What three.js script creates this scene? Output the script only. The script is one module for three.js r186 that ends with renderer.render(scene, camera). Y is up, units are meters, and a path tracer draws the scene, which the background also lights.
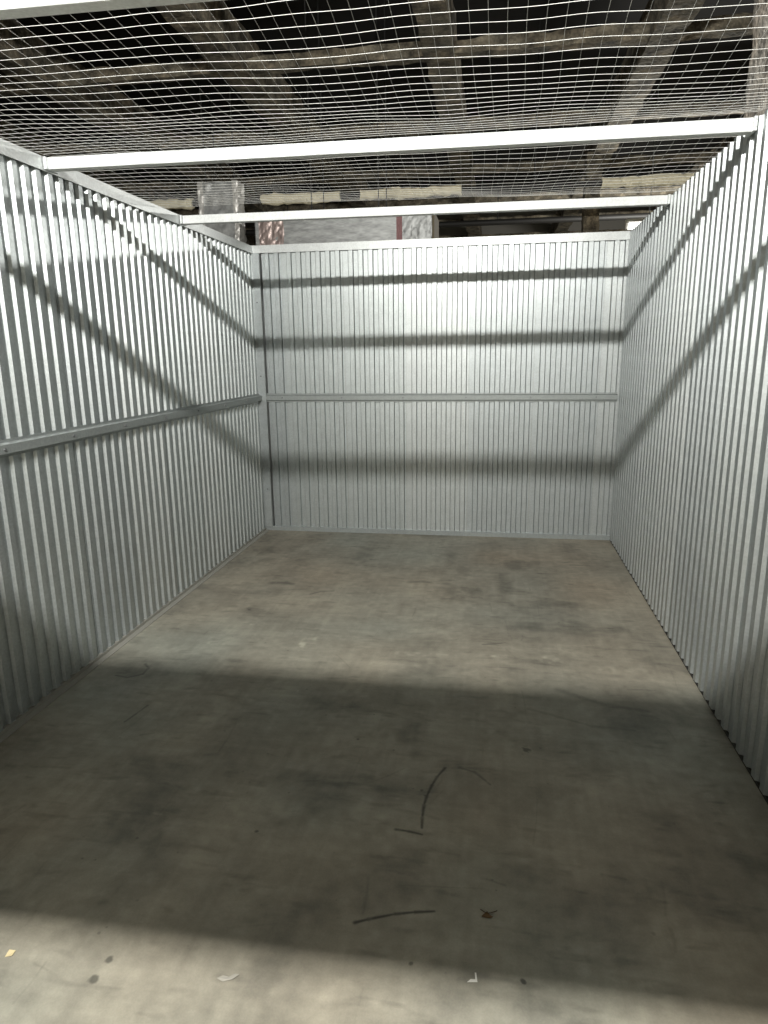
import * as THREE from 'three';
import { mergeGeometries, mergeVertices, toCreasedNormals } from 'three/addons/utils/BufferGeometryUtils.js';
import { RoundedBoxGeometry } from 'three/addons/geometries/RoundedBoxGeometry.js';
import { RectAreaLightUniformsLib } from 'three/addons/lights/RectAreaLightUniformsLib.js';

// ---------------------------------------------------------------- camera, light, exposure
// back wall at z = 0, the unit runs towards +z, floor at y = 0
const W = 3.05, HW = W / 2, H = 2.453, DEPTH = 5.22;
const scene = new THREE.Scene();
scene.background = new THREE.Color(0x000000);
const camera = new THREE.PerspectiveCamera(74.13, 768 / 1024, 0.05, 60);
camera.rotation.order = 'YXZ';
camera.position.set(0.5317, 1.5767, 5.792);
camera.rotation.set(-0.23161, 0.16272, -0.01252);
scene.add(camera);
const renderer = new THREE.WebGLRenderer({ antialias: true });
renderer.toneMapping = THREE.LinearToneMapping;
renderer.toneMappingExposure = 1.0;
renderer.shadowMap.enabled = true;
renderer.shadowMap.type = THREE.PCFSoftShadowMap;
RectAreaLightUniformsLib.init();

// two strip lights: one in the aisle above the door, one in the next aisle beyond the back wall
const LAMPS = [
  { at: [0.1, 3.5, 6.4], len: 1.2, power: 1220, name: 'strip_light', label: 'long white strip light hanging over the aisle outside the unit' },
  { at: [3.0, 3.24, -4.6], len: 1.5, power: 460, name: 'strip_light_001', label: 'shorter white strip light hanging in the next aisle beyond the back wall' },
];
const LAMP_COLOR = 0xfffdf7;

// ---------------------------------------------------------------- helpers
let seed = 7;
function rnd() { seed = (seed * 1664525 + 1013904223) >>> 0; return seed / 4294967296; }
function hash3(x, y, z) { let h = (x * 374761393 + y * 668265263 + z * 2147483647 + 1013904223) | 0; h = Math.imul(h ^ (h >>> 13), 1274126177); h ^= h >>> 16; h = Math.imul(h, 2246822519); return ((h ^ (h >>> 15)) >>> 0) / 4294967296; }
const sm = (t) => t * t * (3 - 2 * t), lerp = (a, b, t) => a + (b - a) * t;
function noise3(x, y, z) {
  const X = Math.floor(x), Y = Math.floor(y), Z = Math.floor(z), u = sm(x - X), v = sm(y - Y), w = sm(z - Z);
  const c = (i, j, k) => hash3(X + i, Y + j, Z + k);
  return lerp(lerp(lerp(c(0, 0, 0), c(1, 0, 0), u), lerp(c(0, 1, 0), c(1, 1, 0), u), v), lerp(lerp(c(0, 0, 1), c(1, 0, 1), u), lerp(c(0, 1, 1), c(1, 1, 1), u), v), w);
}
function noise2(x, y, k) {
  const X = Math.floor(x), Y = Math.floor(y), u = sm(x - X), v = sm(y - Y);
  return lerp(lerp(hash3(X, Y, k), hash3(X + 1, Y, k), u), lerp(hash3(X, Y + 1, k), hash3(X + 1, Y + 1, k), u), v);
}
function fbm2(x, y, k, oct) { let s = 0, a = 0.5, n = 0; for (let i = 0; i < oct; i++) { s += a * noise2(x, y, k + i); n += a; a *= 0.5; x *= 2.03; y *= 2.03; } return s / n; }
function fbm(x, y, z = 0, oct = 4) { let s = 0, a = 0.5, n = 0; for (let i = 0; i < oct; i++) { s += a * noise3(x, y, z + i * 17.3); n += a; a *= 0.5; x *= 2.03; y *= 2.03; z *= 2.03; } return s / n; }
// wrapped noise for tiling textures
function tnoise(u, v, p, k) {
  const x = u * p, y = v * p, X = Math.floor(x), Y = Math.floor(y), a = sm(x - X), b = sm(y - Y), m = (i) => ((i % p) + p) % p;
  const c = (i, j) => hash3(m(X + i), m(Y + j), k);
  return lerp(lerp(c(0, 0), c(1, 0), a), lerp(c(0, 1), c(1, 1), a), b);
}
function dataTex(w, h, fn, srgb = true) {
  const d = new Uint8Array(w * h * 4);
  for (let j = 0; j < h; j++) for (let i = 0; i < w; i++) {
    const c = fn((i + 0.5) / w, (j + 0.5) / h), o = (j * w + i) * 4;
    for (let k = 0; k < 3; k++) d[o + k] = Math.max(0, Math.min(255, c[k] * 255));
    d[o + 3] = 255;
  }
  const t = new THREE.DataTexture(d, w, h);
  t.magFilter = THREE.LinearFilter; t.minFilter = THREE.LinearMipmapLinearFilter; t.generateMipmaps = true;
  t.wrapS = t.wrapT = THREE.RepeatWrapping; if (srgb) t.colorSpace = THREE.SRGBColorSpace; t.needsUpdate = true;
  return t;
}
function std(o) { return new THREE.MeshStandardMaterial(o); }
function shadowed(m) { m.castShadow = m.receiveShadow = true; return m; }
function mesh(name, geo, mat, parent, label) { const m = shadowed(new THREE.Mesh(geo, mat)); m.name = name; parent.add(m); if (label) m.userData.label = label; return m; }
function group(name, data, pos = [0, 0, 0]) { const g = new THREE.Group(); g.name = name; g.position.set(...pos); Object.assign(g.userData, data); scene.add(g); return g; }
function box(x0, x1, y0, y1, z0, z1, r = 0) {
  const g = r ? new RoundedBoxGeometry(x1 - x0, y1 - y0, z1 - z0, 1, r) : new THREE.BoxGeometry(x1 - x0, y1 - y0, z1 - z0);
  return g.translate((x0 + x1) / 2, (y0 + y1) / 2, (z0 + z1) / 2);
}
function metreUV(g, s = 1) { // box-mapped uv in metres
  const p = g.attributes.position, n = g.attributes.normal, uv = new Float32Array(p.count * 2);
  for (let i = 0; i < p.count; i++) {
    const ax = Math.abs(n.getX(i)), ay = Math.abs(n.getY(i)), az = Math.abs(n.getZ(i));
    let a, b;
    if (ax > ay && ax > az) { a = p.getZ(i); b = p.getY(i); } else if (ay > az) { a = p.getX(i); b = p.getZ(i); } else { a = p.getX(i); b = p.getY(i); }
    uv[i * 2] = a / s; uv[i * 2 + 1] = b / s;
  }
  g.setAttribute('uv', new THREE.BufferAttribute(uv, 2)); return g;
}
// closed 2D outline (list of [a, b]) pushed along an axis; place(a, b, t) gives the point
function prism(outline, t0, t1, place) {
  const pos = [], n = outline.length, P = (i, t) => place(outline[i % n][0], outline[i % n][1], t);
  for (let i = 0; i < n; i++) { const a = P(i, t0), b = P(i + 1, t0), c = P(i + 1, t1), d = P(i, t1); pos.push(...a, ...b, ...c, ...a, ...c, ...d); }
  const tris = THREE.ShapeUtils.triangulateShape(outline.map((q) => new THREE.Vector2(...q)), []);
  for (const f of tris) { pos.push(...P(f[0], t0), ...P(f[2], t0), ...P(f[1], t0)); pos.push(...P(f[0], t1), ...P(f[1], t1), ...P(f[2], t1)); }
  const g = new THREE.BufferGeometry(); g.setAttribute('position', new THREE.Float32BufferAttribute(pos, 3));
  // outlines wound either way: make the faces look outwards
  g.computeVertexNormals();
  let vol = 0; const A = new THREE.Vector3(), B = new THREE.Vector3(), C = new THREE.Vector3(), p = g.attributes.position;
  for (let i = 0; i < p.count; i += 3) { A.fromBufferAttribute(p, i); B.fromBufferAttribute(p, i + 1); C.fromBufferAttribute(p, i + 2); vol += A.dot(B.cross(C)); }
  if (vol < 0) { for (let i = 0; i < p.count; i += 3) { A.fromBufferAttribute(p, i + 1); B.fromBufferAttribute(p, i + 2); p.setXYZ(i + 1, B.x, B.y, B.z); p.setXYZ(i + 2, A.x, A.y, A.z); } g.computeVertexNormals(); }
  return metreUV(g);
}
// lumpy box or cylinder: sprayed fireproofing, foil, insulation
function lumpy(geo, amp, freq, sharp = 0.9) {
  for (const k of ['uv', 'normal']) geo.deleteAttribute(k);
  const g = mergeVertices(geo, 1e-4); g.computeVertexNormals();
  const p = g.attributes.position, n = g.attributes.normal;
  for (let i = 0; i < p.count; i++) {
    const x = p.getX(i), y = p.getY(i), z = p.getZ(i), d = (fbm(x * freq, y * freq, z * freq, 3) - 0.5) * 2 * amp;
    p.setXYZ(i, x + n.getX(i) * d, y + n.getY(i) * d, z + n.getZ(i) * d);
  }
  const out = toCreasedNormals(g, sharp);
  return metreUV(out);
}

// ---------------------------------------------------------------- materials
const spangle = dataTex(256, 256, (u, v) => {
  const s = 0.88 + 0.06 * tnoise(u, v, 64, 3) + 0.025 * tnoise(u, v, 12, 4) + 0.035 * tnoise(u, v, 120, 5);
  return [s * 0.985, s, s * 1.0];
});
const spangleRough = dataTex(256, 256, (u, v) => { const s = 0.9 + 0.1 * tnoise(u, v, 40, 9) + 0.05 * tnoise(u, v, 9, 8); return [s, s, s]; }, false);
spangle.repeat.set(2, 2); spangleRough.repeat.set(2, 2);
function steel(hex, metal, rough) { return std({ color: hex, metalness: metal, roughness: rough, map: spangle, roughnessMap: spangleRough }); }
const PANEL = [steel(0xcacdcd, 0.86, 0.48), steel(0xc5c8c9, 0.86, 0.48), steel(0xced0d0, 0.86, 0.48)];
const M = {
  track: steel(0xeceded, 0.3, 0.45),
  rail: steel(0xa9acab, 0.5, 0.5),
  bar: steel(0xffffff, 0.0, 0.5),
  dusty: std({ color: 0x8d8c84, roughness: 0.9 }),
  dark: std({ color: 0x2b2a27, roughness: 0.8 }),
  screw: std({ color: 0x8b8d8e, metalness: 0.8, roughness: 0.4 }),
  string: std({ color: 0xe6e6e2, roughness: 0.8 }),
};
const foamTex = dataTex(256, 256, (u, v) => {
  const a = tnoise(u, v, 8, 21) * 0.4 + tnoise(u, v, 24, 22) * 0.35 + tnoise(u, v, 80, 23) * 0.25, b = tnoise(u, v, 6, 25);
  const k = 0.25 + 0.8 * a; return [k * (0.98 + 0.05 * b), k * 0.96, k * (0.92 - 0.04 * b)];
});
const foamBump = dataTex(256, 256, (u, v) => { const a = tnoise(u, v, 30, 31) * 0.5 + tnoise(u, v, 90, 32) * 0.5; return [a, a, a]; }, false);
M.fireproofing = std({ color: 0xa8a599, map: foamTex, bumpMap: foamBump, bumpScale: 0.012, roughness: 1 });
M.columnSpray = std({ color: 0xffffff, map: foamTex, bumpMap: foamBump, bumpScale: 0.012, roughness: 1 });
M.deck = std({ color: 0x171512, roughness: 1 });
M.insulation = std({ color: 0xfff6d8, bumpMap: foamBump, bumpScale: 0.012, roughness: 1 });
const foilTex = dataTex(256, 256, (u, v) => { const s = 0.72 + 0.16 * tnoise(u, v, 20, 41) + 0.12 * tnoise(u, v, 60, 42); return [s, s, s * 0.99]; });
M.foil = std({ color: 0xc0c2c3, map: foilTex, metalness: 0.45, roughness: 0.5 });
M.foilTape = std({ color: 0xefedea, map: foilTex, metalness: 0.3, roughness: 0.4 });
M.redTape = std({ color: 0x9a6a6c, map: foilTex, metalness: 0.1, roughness: 0.55 });
M.pipe = std({ color: 0x1b1a18, roughness: 0.6 });
M.housing = std({ color: 0xe9e9e6, roughness: 0.5 });
M.lens = std({ color: 0xffffff, emissive: LAMP_COLOR, emissiveIntensity: 3, roughness: 0.4 });

// concrete: unit floor with its own stains and scuffs, at real places (x across, z from the back wall)
const FZ = 6.4;
const lines = []; // dark rubber scuffs: polylines [x, z], width, strength
const scuff = (pts, w, s) => lines.push({ pts, w, s, x0: Math.min(...pts.map((q) => q[0])) - 2 * w, x1: Math.max(...pts.map((q) => q[0])) + 2 * w, z0: Math.min(...pts.map((q) => q[1])) - 2 * w, z1: Math.max(...pts.map((q) => q[1])) + 2 * w });
scuff([[0.375, 3.45], [0.35, 3.51], [0.335, 3.563], [0.322, 3.63], [0.317, 3.682], [0.318, 3.75], [0.322, 3.803]], 0.006, 0.75);
scuff([[0.236, 3.822], [0.28, 3.826], [0.326, 3.835]], 0.006, 0.8);
scuff([[0.43, 3.44], [0.49, 3.46], [0.549, 3.53]], 0.007, 0.35);
scuff([[0.175, 4.222], [0.21, 4.205], [0.284, 4.175], [0.34, 4.160], [0.395, 4.149]], 0.0055, 0.9);
scuff([[-1.245, 2.76], [-1.205, 2.80], [-1.20, 2.87], [-1.26, 2.915], [-1.33, 2.90]], 0.008, 0.45);
scuff([[-1.02, 3.16], [-1.035, 3.24], [-1.05, 3.31]], 0.006, 0.4);
scuff([[0.5, 2.28], [0.565, 2.262], [0.62, 2.24]], 0.008, 0.35);
scuff([[-0.98, 1.43], [-0.9, 1.42], [-0.84, 1.44]], 0.03, 0.45);
scuff([[-0.02, 1.29], [0.06, 1.275], [0.11, 1.285]], 0.025, 0.3);
scuff([[-0.66, 1.62], [-0.6, 1.56], [-0.52, 1.54]], 0.01, 0.35);
scuff([[0.6, 1.05], [0.63, 1.3], [0.62, 1.55]], 0.05, 0.22);
scuff([[0.53, 4.0], [0.6, 4.02]], 0.006, 0.2);
scuff([[0.86, 2.75], [1.05, 2.86], [1.24, 2.9]], 0.02, 0.22);
scuff([[0.72, 2.95], [0.98, 3.06], [1.15, 3.07]], 0.012, 0.2);
for (let i = 0; i < 70; i++) { // faint hairline scratches, mostly along the unit
  const x = (rnd() - 0.5) * 2.9, z = 0.3 + rnd() * 4.4, a = rnd() < 0.7 ? (rnd() - 0.5) * 0.3 : rnd() * 6.28, l = 0.04 + rnd() * 0.22;
  scuff([[x, z], [x + Math.sin(a) * l * 0.5 + 0.004, z + Math.cos(a) * l * 0.5], [x + Math.sin(a) * l, z + Math.cos(a) * l]], 0.003 + rnd() * 0.003, 0.05 + rnd() * 0.1);
}
for (let i = 0; i < 26; i++) { // short dark smears
  const x = (rnd() - 0.5) * 2.8, z = 0.4 + rnd() * 3.6, l = 0.03 + rnd() * 0.1;
  scuff([[x, z], [x + l, z + (rnd() - 0.5) * 0.03]], 0.006 + rnd() * 0.014, 0.08 + rnd() * 0.14);
}
const pale = [[-0.494, 2.40, 0.022, 0.10, 0.5], [-0.44, 2.33, 0.05, 0.02, 0.35], [-0.86, 2.17, 0.03, 0.012, 0.6], [0.565, 2.42, 0.03, 0.012, 0.5], [0.86, 2.42, 0.08, 0.05, 0.35], [-1.0, 2.45, 0.12, 0.03, 0.2], [0.2, 2.45, 0.25, 0.03, 0.18], [1.2, 2.5, 0.16, 0.05, 0.22], [-0.36, 2.93, 0.012, 0.012, 0.6], [-0.6, 3.86, 0.03, 0.012, 0.5]];
const spots = [[0.69, 3.28, 0.018, 0.5], [0.64, 4.34, 0.008, 0.7], [-0.45, 4.438, 0.012, 0.5], [-0.46, 4.5, 0.016, 0.5], [-0.23, 3.9, 0.007, 0.5], [0.3, 3.6, 0.008, 0.4], [-0.97, 1.95, 0.012, 0.5], [0.35, 4.33, 0.006, 0.5], [0.0, 3.3, 0.007, 0.4]];
for (let i = 0; i < 200; i++) spots.push([(rnd() - 0.5) * 3, rnd() * 5, 0.002 + rnd() * 0.004, 0.12 + rnd() * 0.2]);
function segDist(x, z, l) {
  let best = 9; for (let i = 0; i + 1 < l.pts.length; i++) {
    const [ax, az] = l.pts[i], [bx, bz] = l.pts[i + 1], dx = bx - ax, dz = bz - az;
    const t = Math.max(0, Math.min(1, ((x - ax) * dx + (z - az) * dz) / (dx * dx + dz * dz)));
    const d = Math.hypot(x - ax - t * dx, z - az - t * dz) * (0.75 + 0.5 * t); if (d < best) best = d;
  } return best;
}
function concreteBase(x, z) {
  const wx = x + 0.06 * (noise2(x * 4, z * 4, 90) - 0.5), wz = z + 0.06 * (noise2(x * 4, z * 4, 91) - 0.5);
  const big = fbm2(wx * 1.1 + 3, wz * 0.9, 5, 3), mid = fbm2(wx * 4.2, wz * 3.4, 11, 4), fine = fbm2(wx * 26, wz * 26, 2, 4);
  const along = fbm2(x * 55, z * 2.6, 31, 3), across = fbm2(x * 2.6, z * 48, 36, 3), grit = hash3(Math.floor(x * 330), Math.floor(z * 330), 3);
  const tint = fbm2(x * 1.6 + 9, z * 1.6, 77, 2) - 0.5;
  let k = 0.535 + 0.09 * (big - 0.5) + 0.13 * (mid - 0.5) + 0.10 * (fine - 0.5) + 0.035 * (along - 0.5) + 0.04 * (across - 0.5) + 0.03 * (grit - 0.5);
  const dirt = Math.max(0, fbm2(wx * 4.2 + 40, wz * 5, 51, 5) - 0.55); k -= dirt * 0.36;
  const scrape = Math.max(0, fbm2(wx * 9 + 4, wz * 30, 57, 3) - 0.66); k -= scrape * 0.3;
  return [k * (1.035 + 0.09 * tint), k * 1.0, k * (0.9 - 0.05 * tint)];
}
const FW = 1024, FH = 2048, mul = new Float32Array(FW * FH).fill(1), add = new Float32Array(FW * FH);
function stamp(x0, x1, z0, z1, fn) { // visit the texels of one mark
  const i0 = Math.max(0, Math.floor((x0 / W + 0.5) * FW)), i1 = Math.min(FW - 1, Math.ceil((x1 / W + 0.5) * FW)), j0 = Math.max(0, Math.floor(z0 / FZ * FH)), j1 = Math.min(FH - 1, Math.ceil(z1 / FZ * FH));
  for (let j = j0; j <= j1; j++) for (let i = i0; i <= i1; i++) fn(((i + 0.5) / FW - 0.5) * W, (j + 0.5) / FH * FZ, j * FW + i);
}
const unit = (t) => Math.max(0, Math.min(1, t));
for (const l of lines) stamp(l.x0, l.x1, l.z0, l.z1, (x, z, o) => { mul[o] *= 1 - 0.62 * l.s * unit((l.w * 1.2 - segDist(x, z, l)) / l.w) * Math.min(1, 0.6 + 0.8 * noise2(x * 60, z * 60, 8)); });
for (const [sx, sz, r, k] of spots) stamp(sx - 1.6 * r, sx + 1.6 * r, sz - 1.6 * r, sz + 1.6 * r, (x, z, o) => { mul[o] *= 1 - 0.7 * k * unit((r * (0.7 + 0.7 * noise2(x * 90, z * 90, 4)) - Math.hypot(x - sx, z - sz)) / (r * 0.4)); });
for (const [px, pz, rx, rz, k] of pale) stamp(px - 1.2 * rx, px + 1.2 * rx, pz - 1.2 * rz, pz + 1.2 * rz, (x, z, o) => { add[o] += k * 0.3 * unit((1.15 - Math.hypot((x - px) / rx, (z - pz) / rz)) * 2) * Math.max(0, noise2(x * 45, z * 30, 6) * 1.6 - 0.45); });
const floorTex = dataTex(FW, FH, (u, v) => {
  const o = Math.floor(v * FH) * FW + Math.floor(u * FW), c = concreteBase((u - 0.5) * W, v * FZ), m = mul[o], a = add[o];
  return [c[0] * m + a, c[1] * m + a, c[2] * m + a * 0.9];
});
floorTex.wrapS = floorTex.wrapT = THREE.ClampToEdgeWrapping;
const floorBump = dataTex(256, 256, (u, v) => { const a = tnoise(u, v, 16, 61) * 0.5 + tnoise(u, v, 64, 62) * 0.5; return [a, a, a]; }, false);
floorBump.repeat.set(4, 8);
const floorRough = dataTex(256, 256, (u, v) => { const a = 0.72 + 0.28 * (tnoise(u, v, 5, 71) * 0.6 + tnoise(u, v, 19, 72) * 0.4); return [a, a, a]; }, false);
M.floor = std({ map: floorTex, roughness: 0.8, roughnessMap: floorRough, bumpMap: floorBump, bumpScale: 0.0008 });
const slabTex = dataTex(256, 256, (u, v) => { const k = 0.5 + 0.12 * tnoise(u, v, 6, 81) + 0.08 * tnoise(u, v, 20, 82); return [k * 1.02, k, k * 0.91]; });
M.slab = std({ map: slabTex, roughness: 0.85 });
M.plaster = std({ color: 0x8e8b84, roughness: 0.9 });

// ---------------------------------------------------------------- the building
const X0 = -7, X1 = 7, Z0 = -12, Z1 = 9, YC = 4.95;
const floor = group('floor', { kind: 'structure', label: 'grey stained concrete floor slab' });
{
  const g = new THREE.BoxGeometry(W, 0.2, FZ).translate(0, -0.1, FZ / 2), p = g.attributes.position, uv = g.attributes.uv;
  for (let i = 0; i < p.count; i++) uv.setXY(i, p.getX(i) / W + 0.5, p.getZ(i) / FZ);
  mesh('unit_slab', g, M.floor, floor);
  mesh('hall_slab', metreUV(mergeGeometries([box(X0, -HW, -0.2, 0, 0, FZ), box(HW, X1, -0.2, 0, 0, FZ), box(X0, X1, -0.2, 0, Z0, 0), box(X0, X1, -0.2, 0, FZ, Z1)]), 2), M.slab, floor);
}
for (const [n, g] of [['wall_west', box(X0 - 0.2, X0, 0, YC, Z0, Z1)], ['wall_east', box(X1, X1 + 0.2, 0, YC, Z0, Z1)], ['wall_far', box(X0 - 0.2, X1 + 0.2, 0, YC, Z0 - 0.2, Z0)], ['wall_aisle', box(X0 - 0.2, X1 + 0.2, 0, YC, Z1, Z1 + 0.2)]])
  mesh(n, metreUV(g), M.plaster, scene, 'plain grey wall of the storage hall').userData.kind = 'structure';

// ceiling: dark deck, grid of beams coated in sprayed fireproofing
const ceiling = group('ceiling', { kind: 'structure', label: 'dark ceiling deck with fireproofed beams' });
mesh('deck', metreUV(box(X0 - 0.2, X1 + 0.2, YC, YC + 0.2, Z0 - 0.2, Z1 + 0.2)), M.deck, ceiling);
for (const x of [-5.5, -3.68, -1.84, -0.01, 1.82, 3.64, 5.46]) {
  const g = new THREE.BoxGeometry(0.25, 0.34, Z1 - Z0, 3, 4, 220).translate(x, 4.18, (Z0 + Z1) / 2);
  mesh('beam', lumpy(g, 0.03, 7, 0.7), M.fireproofing, ceiling, 'lumpy grey fireproofed beam running lengthwise');
}
for (const z of [-10.75, -8.75, -6.75, -4.75, -2.75, -0.75, 1.25, 3.25, 5.25, 7.25]) {
  const g = new THREE.BoxGeometry(X1 - X0, 0.11, 0.12, 200, 2, 2).translate(0, 4.08, z);
  mesh('cross_beam', lumpy(g, 0.03, 8, 0.7), M.fireproofing, ceiling, 'lumpy grey fireproofed beam running crosswise');
}

// ---------------------------------------------------------------- corrugated walls of the unit
// profile: (u along the wall, v towards the inside of the unit)
function panelOutline(width, pitch, depth, run) {
  const n = Math.floor(width / pitch + 1e-6), lap = width - n * pitch, flat = pitch / 2 - run, f = [[0, 0]], d = depth;
  let u = lap;
  f.push([u + 0.0001, 0]);
  for (let i = 0; i < n; i++) { u += flat / 2; f.push([u, 0]); u += run; f.push([u, d]); u += flat; f.push([u, d]); u += run; f.push([u, 0]); u += flat / 2; }
  f.push([width, 0]);
  const b = f.map(([a, c]) => [a, c - 0.0025]).reverse();
  return [...f, ...b];
}
const LEFT = (u, v, t) => [-HW + v, t, u], RIGHT = (u, v, t) => [HW - v, t, u], BACK = (u, v, t) => [u, t, v];
function panels(wall, place, from, to, width, pitch, y0, y1, start) {
  let k = 0;
  for (let u = start; u < to - 0.02; u += width, k++) {
    const a = Math.max(u, from), b = Math.min(u + width, to) - 0.0015;
    if (b - a < 0.03) continue;
    const full = panelOutline(width, pitch, 0.0148, 0.007).map(([x, y]) => [Math.min(b, Math.max(a, u + x)), y + 0.002 * (k % 2) - 0.006]);
    const o = full.filter((q, i) => { const r = full[(i + full.length - 1) % full.length]; return Math.hypot(q[0] - r[0], q[1] - r[1]) > 1e-5; });
    mesh('panel', prism(o, y0, y1, place), PANEL[Math.floor(rnd() * 3)], wall);
  }
}
const wallLeft = group('wall_left', { kind: 'structure', label: 'left corrugated galvanised steel partition with a mid rail' });
const wallRight = group('wall_right', { kind: 'structure', label: 'right corrugated galvanised steel partition without a rail' });
const wallBack = group('wall_back', { kind: 'structure', label: 'rear corrugated galvanised steel partition with a mid rail' });
panels(wallLeft, LEFT, -0.02, DEPTH, 0.478, 0.0783, 0.012, 2.43, -0.14);
panels(wallRight, RIGHT, -0.02, DEPTH, 0.52, 0.0850, 0.014, H - 0.004, -0.06);
panels(wallBack, BACK, -1.439, HW + 0.02, 0.526, 0.0832, 0.02, 2.43, -0.214 - 3 * 0.526);
// hat channel: flanges flat on the ribs, raised middle
function hat(y, h, out) { return [[0.012, y - h / 2 - 0.012], [0.014, y - h / 2 - 0.012], [0.014, y - h / 2], [out, y - h / 2 + 0.006], [out, y + h / 2 - 0.006], [0.014, y + h / 2], [0.014, y + h / 2 + 0.012], [0.012, y + h / 2 + 0.012]]; }
mesh('mid_rail', prism(hat(1.2, 0.05, 0.042), 0.03, DEPTH, (a, b, t) => [-HW + a, b, t]), M.rail, wallLeft, 'horizontal grey steel rail at mid height');
mesh('mid_rail', prism(hat(1.2, 0.05, 0.038), -1.445, HW - 0.02, (a, b, t) => [t, b, a]), M.rail, wallBack, 'horizontal grey steel rail at mid height');
// head tracks: channels closed at the top, gripping the panels
const head = (h, inner) => [[-0.035, H - h], [-0.035, H], [inner, H], [inner, H - h], [inner - 0.003, H - h], [inner - 0.003, H - 0.003], [-0.032, H - 0.003], [-0.032, H - h]];
mesh('head_track', prism(head(0.06, 0.02), 0.0, DEPTH, (a, b, t) => [-HW + a, b, t]), M.track, wallLeft);
mesh('head_track', prism(head(0.062, 0.02), -HW - 0.03, HW + 0.03, (a, b, t) => [t, b + 0.0035, a]), M.track, wallBack);
mesh('base_track', prism([[-0.03, 0.0], [0.045, 0.0], [0.045, 0.004], [0.014, 0.006], [0.014, 0.022], [-0.03, 0.022]], 0.0, DEPTH, (a, b, t) => [-HW + a, b, t]), M.dusty, wallLeft, 'dusty floor angle');
mesh('base_track', prism([[-0.03, 0.0], [0.022, 0.0], [0.022, 0.034], [0.018, 0.038], [-0.03, 0.038]], -HW, HW, (a, b, t) => [t, b, a]), M.rail, wallBack);
mesh('base_track', prism([[-0.02, 0.0], [0.004, 0.0], [0.004, 0.014], [-0.02, 0.014]], 0.0, DEPTH, (a, b, t) => [HW - a, b, t]), M.dark, wallRight, 'dark strip under the panels');
// corner post in the rear left corner: flat flashing, a second piece at the foot
mesh('corner_post', prism([[-HW + 0.012, -0.01], [-HW + 0.08, -0.01], [-HW + 0.08, 0.024], [-HW + 0.076, 0.028], [-HW + 0.012, 0.028]], 0.0385, H - 0.062, (a, b, t) => [a, t, b]), PANEL[1], wallBack);
mesh('corner_post', prism([[-HW + 0.022, 0.026], [-HW + 0.078, 0.026], [-HW + 0.078, 0.036], [-HW + 0.022, 0.036]], 0.0386, 0.36, (a, b, t) => [a, t, b]), PANEL[2], wallBack);
const screwGeo = new THREE.CylinderGeometry(0.006, 0.007, 0.006, 8).rotateX(Math.PI / 2);
for (const [x, y, z] of [[-1.478, 0.385, 0.031], [-1.486, 1.385, 0.031], [-1.485, 2.0, 0.031], [-1.3, 1.2, 0.041], [-0.77, 1.2, 0.041], [-0.24, 1.2, 0.041], [0.29, 1.2, 0.041], [0.82, 1.2, 0.041], [1.34, 1.2, 0.041]])
  mesh('screw', screwGeo, M.screw, wallBack).position.set(x, y, z);
for (let z = 0.4; z < 5.4; z += 0.478) { const s = mesh('screw', screwGeo, M.screw, wallLeft); s.rotation.y = Math.PI / 2; s.position.set(-HW + 0.045, 1.2, z); }

// ---------------------------------------------------------------- bars across the top of the unit
const barSolid = [[-0.025, 0.002], [-0.023, 0], [0.023, 0], [0.025, 0.002], [0.025, 0.048], [0.023, 0.05], [-0.023, 0.05], [-0.025, 0.048]];
[[4.035, 'white steel bar across the net, nearest the camera, at top left', 'crossbar'], [2.675, 'white steel bar across the net, middle one of three', 'crossbar_001'], [1.305, 'white steel bar nearest the rear wall, under the foil duct', 'crossbar_002']].forEach(([z, label, name]) => {
  const g = group(name, { label, category: 'bar', group: 'steel bars across the top of the unit' }, [0, H - 0.052, z]); g.rotation.y = 0.02;
  const tilt = 0.0;
  mesh('bar', prism(barSolid, -HW + 0.024, HW - 0.014, (a, b, t) => [t, b + tilt * t, a]), M.bar, g);
  for (const s of [-1, 1]) mesh('end_bracket', s < 0 ? box(-HW + 0.0225, -HW + 0.036, -0.003, 0.0505, -0.045, 0.045, 0.002) : box(HW - 0.027, HW - 0.0135, -0.003, 0.0505, -0.045, 0.045, 0.002), M.track, g);
});

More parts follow.
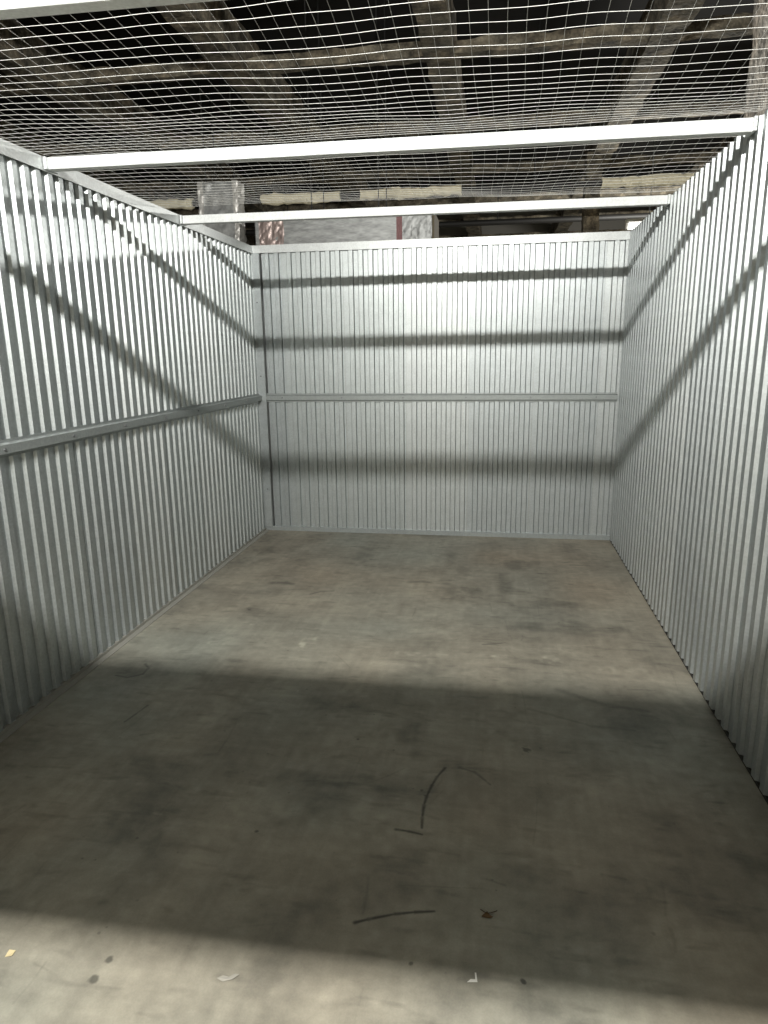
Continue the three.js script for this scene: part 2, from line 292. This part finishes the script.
// ---------------------------------------------------------------- string net over the unit
{
  const cell = 0.0525, zA = 1.66, zB = 5.2, xA = -HW + 0.03, xB = HW - 0.03, bars = [1.305, 2.685, 4.035, 5.3];
  const netY = (x, z) => {
    let i = 0; while (i < 2 && z > bars[i + 1]) i++;
    const t = Math.max(0, Math.min(1, (z - bars[i]) / (bars[i + 1] - bars[i]))), belly = Math.sin(Math.PI * t);
    return H + 0.013 - belly * (0.03 + 0.018 * (x + 0.5) + 0.035 * fbm(x * 1.6, z * 1.6, 3, 2)) + belly * 0.018 * (noise3(x * 3, z * 4, 9) - 0.5);
  };
  const netZ = (x, z) => z + 0.07 * (noise3(x * 1.5, z * 1.1, 40) - 0.5) + 0.02 * (noise3(x * 5, z * 3, 45) - 0.5);
  const netX = (x, z) => x + 0.05 * (noise3(x * 1.1, z * 1.6, 60) - 0.5);
  const pos = [], idx = [];
  function strand(pts, r) {
    let base = pos.length / 3;
    pts.forEach((p, i) => {
      const a = pts[Math.max(0, i - 1)], b = pts[Math.min(pts.length - 1, i + 1)], dx = b[0] - a[0], dz = b[2] - a[2], L = Math.hypot(dx, dz), nx = -dz / L, nz = dx / L;
      for (let k = 0; k < 4; k++) { const q = k * Math.PI / 2, c = Math.cos(q) * r, s = Math.sin(q) * r; pos.push(p[0] + nx * c, p[1] + s, p[2] + nz * c); }
      if (i) for (let k = 0; k < 4; k++) { const A = base + (i - 1) * 4 + k, B = base + (i - 1) * 4 + (k + 1) % 4; idx.push(A, B, B + 4, A, B + 4, A + 4); }
    });
  }
  for (let z = zA; z <= zB; z += cell) { const pts = []; for (let x = xA; x <= xB + 1e-6; x += (xB - xA) / 60) pts.push([netX(x, z), netY(x, netZ(x, z)), netZ(x, z)]); strand(pts, 0.00068); }
  for (let x = xA; x <= xB + 0.01; x += cell) { const pts = []; for (let k = 0; k <= 80; k++) { const z = zA + (zB - zA) * k / 80; pts.push([netX(x, z), netY(x, netZ(x, z)), netZ(x, z)]); } strand(pts, 0.0005); }
  const g = new THREE.BufferGeometry(); g.setAttribute('position', new THREE.Float32BufferAttribute(pos, 3)); g.setIndex(idx); g.computeVertexNormals();
  const net = mesh('ceiling_net', g, M.string, scene); net.userData = { label: 'white square-mesh string net stretched over the top of the unit', category: 'net' };
}

// ---------------------------------------------------------------- columns
function column(name, x, z, r, label, mat) {
  const g = group(name, { label, category: 'column', group: 'columns under the beams' }, [x, 0, z]);
  const c = new THREE.BoxGeometry(r * 2, 4.06, r * 2, 6, 90, 6).translate(0, 2.03, 0);
  mesh('shaft', lumpy(c, 0.035, 7, 0.7), mat, g);
}
column('column', 1.9, 2.02, 0.19, 'pale sprayed column beyond the right partition, at the top right', M.columnSpray);
column('column_001', 1.72, -4.15, 0.1, 'grey column rising far behind the rear wall, right of centre', M.fireproofing);

// ---------------------------------------------------------------- foil ducts and pipes beyond the rear wall
{
  const duct = group('foil_duct', { label: 'long silver foil-wrapped duct just behind the rear wall', category: 'duct' }, [0, 2.42, -1.2]);
  mesh('duct_body', box(-1.83, -0.32, 0, 0.42, -0.3, 0.2, 0.012), M.foil, duct);
  const wrap = new THREE.BoxGeometry(0.28, 0.43, 0.51, 24, 24, 6).translate(-0.232, 0.21, -0.05);
  mesh('foil_wrap', lumpy(wrap, 0.007, 30, 0.3), M.foil, duct, 'crinkled foil end section');
  mesh('end_flange', box(-0.09, -0.07, -0.006, 0.43, -0.3, 0.212), std({ color: 0x6a6250, roughness: 0.8 }), duct);
  mesh('tape_band', box(-0.43, -0.375, -0.003, 0.424, -0.303, 0.204), M.redTape, duct, 'dull red tape band');
  const patch = new THREE.BoxGeometry(0.25, 0.43, 0.51, 24, 24, 6).translate(-1.66, 0.21, -0.05);
  mesh('tape_band', lumpy(patch, 0.012, 26, 0.3), std({ color: 0xc9b6b2, map: foilTex, metalness: 0.4, roughness: 0.4 }), duct, 'crinkled pinkish tape band');
  for (const x of [-1.25, -0.6]) mesh('hanger', mergeGeometries([box(x - 0.005, x + 0.005, 0.42, YC - 2.42, 0.19, 0.196), box(x - 0.005, x + 0.005, 0.42, YC - 2.42, -0.3, -0.294)]), M.pipe, duct);
}
{
  const riser = group('foil_riser', { label: 'upright silver foil duct with white taped edges, upper left behind net', category: 'duct' }, [-2.21, 2.42, -1.15]);
  const b = new THREE.BoxGeometry(0.36, 0.8, 0.16, 14, 36, 8).translate(0, 0.4, 0);
  mesh('duct_body', lumpy(b, 0.014, 16, 0.4), M.foil, riser);
  for (const s of [-1, 1]) { const e = new THREE.BoxGeometry(0.05, 0.805, 0.18, 5, 50, 4).translate(s * 0.18, 0.4, 0.002); mesh('edge_tape', lumpy(e, 0.016, 24, 0.4), M.foilTape, riser); }
  for (const s of [-1, 1]) mesh('hanger', box(s * 0.15 - 0.005, s * 0.15 + 0.005, 0.78, YC - 2.42, -0.004, 0.004), M.pipe, riser);
}
{
  const pipe = group('insulated_pipe', { label: 'ceiling pipe with lengths of yellow insulation behind the rear wall', category: 'pipe' }, [0, 3.34, -2.5]);
  mesh('pipe', new THREE.CylinderGeometry(0.035, 0.035, 13.8, 16).rotateZ(Math.PI / 2), M.pipe, pipe);
  for (const [a, b, dy] of [[-4.6, -3.1, 0], [-2.24, -1.3, 0], [-1.06, 0.1, 0.0], [1.62, 3.6, 0]]) {
    const g = new THREE.CylinderGeometry(0.055, 0.055, b - a, 14, Math.ceil((b - a) * 26), false).rotateZ(Math.PI / 2).translate((a + b) / 2, dy, 0);
    mesh('insulation', lumpy(g, 0.03, 13, 0.5), M.insulation, pipe, 'yellow insulation sleeve');
  }
  for (const x of [-2.8, 0.9]) mesh('hanger', new THREE.CylinderGeometry(0.008, 0.008, YC - 3.35, 8).translate(x, (YC - 3.33) / 2, 0), M.pipe, pipe);
}
{
  const pipe = group('sprinkler_pipe', { label: 'thin black pipe running across far behind the rear wall', category: 'pipe' }, [0, 3.6, -6.1]);
  mesh('pipe', new THREE.CylinderGeometry(0.045, 0.045, 13.8, 14).rotateZ(Math.PI / 2), M.pipe, pipe);
  for (const x of [-3, 0.5, 4]) mesh('hanger', new THREE.CylinderGeometry(0.008, 0.008, YC - 3.62, 8).translate(x, (YC - 3.58) / 2, 0), M.pipe, pipe);
}

// ---------------------------------------------------------------- rolled-up door over the opening (casts the broad floor shadow)
{
  const d = group('roll_up_door', { label: 'rolled-up steel door coil over the unit opening above the camera', category: 'door' }, [0, 2.312, 5.45]);
  const outline = []; for (let i = 0; i < 56; i++) { const a = i / 56 * Math.PI * 2, r = 0.21 + 0.006 * Math.sin(a * 14); outline.push([Math.cos(a) * r, Math.sin(a) * r]); }
  mesh('coil', prism(outline, -1.46, 1.46, (a, b, t) => [t, b, a]), M.track, d);
  mesh('axle', new THREE.CylinderGeometry(0.02, 0.02, 3.02, 12).rotateZ(Math.PI / 2), M.screw, d);
  for (const s of [-1, 1]) mesh('bracket', box(s * 1.495 - 0.012, s * 1.495 + 0.012, -2.312, 0.08, -0.05, 0.05), M.rail, d);
}

// ---------------------------------------------------------------- lamps
LAMPS.forEach(({ at, len, power, name, label }) => {
  const l = group(name, { label, category: 'lamp' }, at), hl = len / 2, c = Math.cos(Math.PI / 6), s = Math.sin(Math.PI / 6);
  mesh('housing', prism([[-0.06, 0.035], [-0.045, 0.07], [0.045, 0.07], [0.06, 0.035], [0.012, -0.052], [-0.012, -0.052]], -hl, hl, (a, b, t) => [t, b, a]), M.housing, l);
  for (const side of [-1, 1]) {
    const lens = new THREE.BoxGeometry(len - 0.06, 0.085, 0.008), dir = new THREE.Vector3(0, -s, side * c), mid = dir.clone().multiplyScalar(0.044);
    const o = mesh('lens', lens, M.lens, l); o.position.copy(mid); o.lookAt(mid.clone().add(dir).add(l.position));
    o.quaternion.setFromUnitVectors(new THREE.Vector3(0, 0, 1), dir);
    if (side > 0) o.quaternion.setFromEuler(new THREE.Euler(Math.PI / 6, 0, 0)); else o.quaternion.setFromEuler(new THREE.Euler(-Math.PI / 6, Math.PI, 0, 'XYZ'));
    const light = new THREE.RectAreaLight(LAMP_COLOR, power, len - 0.06, 0.07); light.castShadow = true;
    light.name = 'lamp_glow'; light.position.copy(l.position).addScaledVector(dir, 0.056); scene.add(light);
    light.lookAt(light.position.clone().add(dir));
  }
  for (const e of [-1, 1]) mesh('end_cap', prism([[-0.065, 0.038], [-0.047, 0.074], [0.047, 0.074], [0.065, 0.038], [0.013, -0.057], [-0.013, -0.057]], e * hl - 0.006, e * hl + 0.006, (a, b, t) => [t, b, a]), M.housing, l);
  for (const e of [-0.6, 0.6]) mesh('hanger_rod', new THREE.CylinderGeometry(0.006, 0.006, YC - at[1] - 0.06, 8).translate(e * hl, (YC - at[1] + 0.07) / 2, 0), M.screw, l);
});

// ---------------------------------------------------------------- litter on the floor
{
  const leaf = new THREE.Shape(); leaf.moveTo(-0.016, 0); leaf.quadraticCurveTo(-0.006, 0.016, 0.0, 0.022); leaf.quadraticCurveTo(0.004, 0.012, 0.017, 0.002); leaf.quadraticCurveTo(0.004, -0.006, -0.016, 0);
  const g = new THREE.ExtrudeGeometry(leaf, { depth: 0.001, bevelEnabled: false, curveSegments: 6 }).rotateX(-Math.PI / 2), p = g.attributes.position;
  for (let i = 0; i < p.count; i++) p.setY(i, p.getY(i) + 0.001 + 8 * p.getX(i) ** 2 + 6 * (p.getZ(i) + 0.01) ** 2);
  g.computeVertexNormals();
  const root = group('dry_leaf', { label: 'tiny curled brown dry leaf on the shaded concrete near the front', category: 'leaf' }, [0.546, 0, 4.15]);
  mesh('blade', g, std({ color: 0x5a4326, roughness: 0.9 }), root);
  mesh('stalk', new THREE.TubeGeometry(new THREE.CatmullRomCurve3([[-0.02, 0.004, -0.024], [0.0, 0.003, -0.014], [0.02, 0.005, -0.02], [0.028, 0.004, -0.026]].map((q) => new THREE.Vector3(...q))), 10, 0.0012, 5), std({ color: 0x4a3a26, roughness: 0.9 }), root);
}
function scrap(name, label, pts, x, z, turn, mat, lift) {
  const s = new THREE.Shape(pts.map((q) => new THREE.Vector2(...q)));
  const g = new THREE.ExtrudeGeometry(s, { depth: 0.0008, bevelEnabled: false }).rotateX(-Math.PI / 2), p = g.attributes.position;
  for (let i = 0; i < p.count; i++) p.setY(i, p.getY(i) + 0.0006 + lift * Math.abs(p.getX(i) + p.getZ(i)));
  g.computeVertexNormals();
  const m = mesh(name, g, mat, scene); m.position.set(x, 0, z); m.rotation.y = turn; m.userData = { label, category: 'scrap' };
}
scrap('paper_scrap', 'small torn white paper scrap on the lit concrete near the front', [[-0.013, -0.012], [0.013, -0.012], [0.012, 0.016], [0.008, 0.016], [0.008, -0.004], [-0.004, -0.003]], 0.51, 4.35, 0.1, std({ color: 0xd8d6ce, roughness: 0.6 }), 0.06);
scrap('plastic_scrap', 'clear crinkled plastic scrap on the lit concrete at the left', [[-0.026, -0.006], [-0.01, -0.014], [0.014, -0.01], [0.03, 0.004], [0.018, 0.008], [0.004, -0.001], [-0.012, 0.003]], -0.118, 4.44, 0.15, new THREE.MeshPhysicalMaterial({ color: 0xbdb9ae, roughness: 0.2, transmission: 0.35 }), 0.1);
scrap('plastic_scrap_001', 'tiny yellowish shiny scrap at the left edge of the lit concrete', [[-0.012, -0.008], [0.006, -0.012], [0.013, 0.004], [-0.004, 0.012]], -0.73, 4.46, 0.5, std({ color: 0xd2c39a, roughness: 0.25 }), 0.12);

renderer.render(scene, camera);
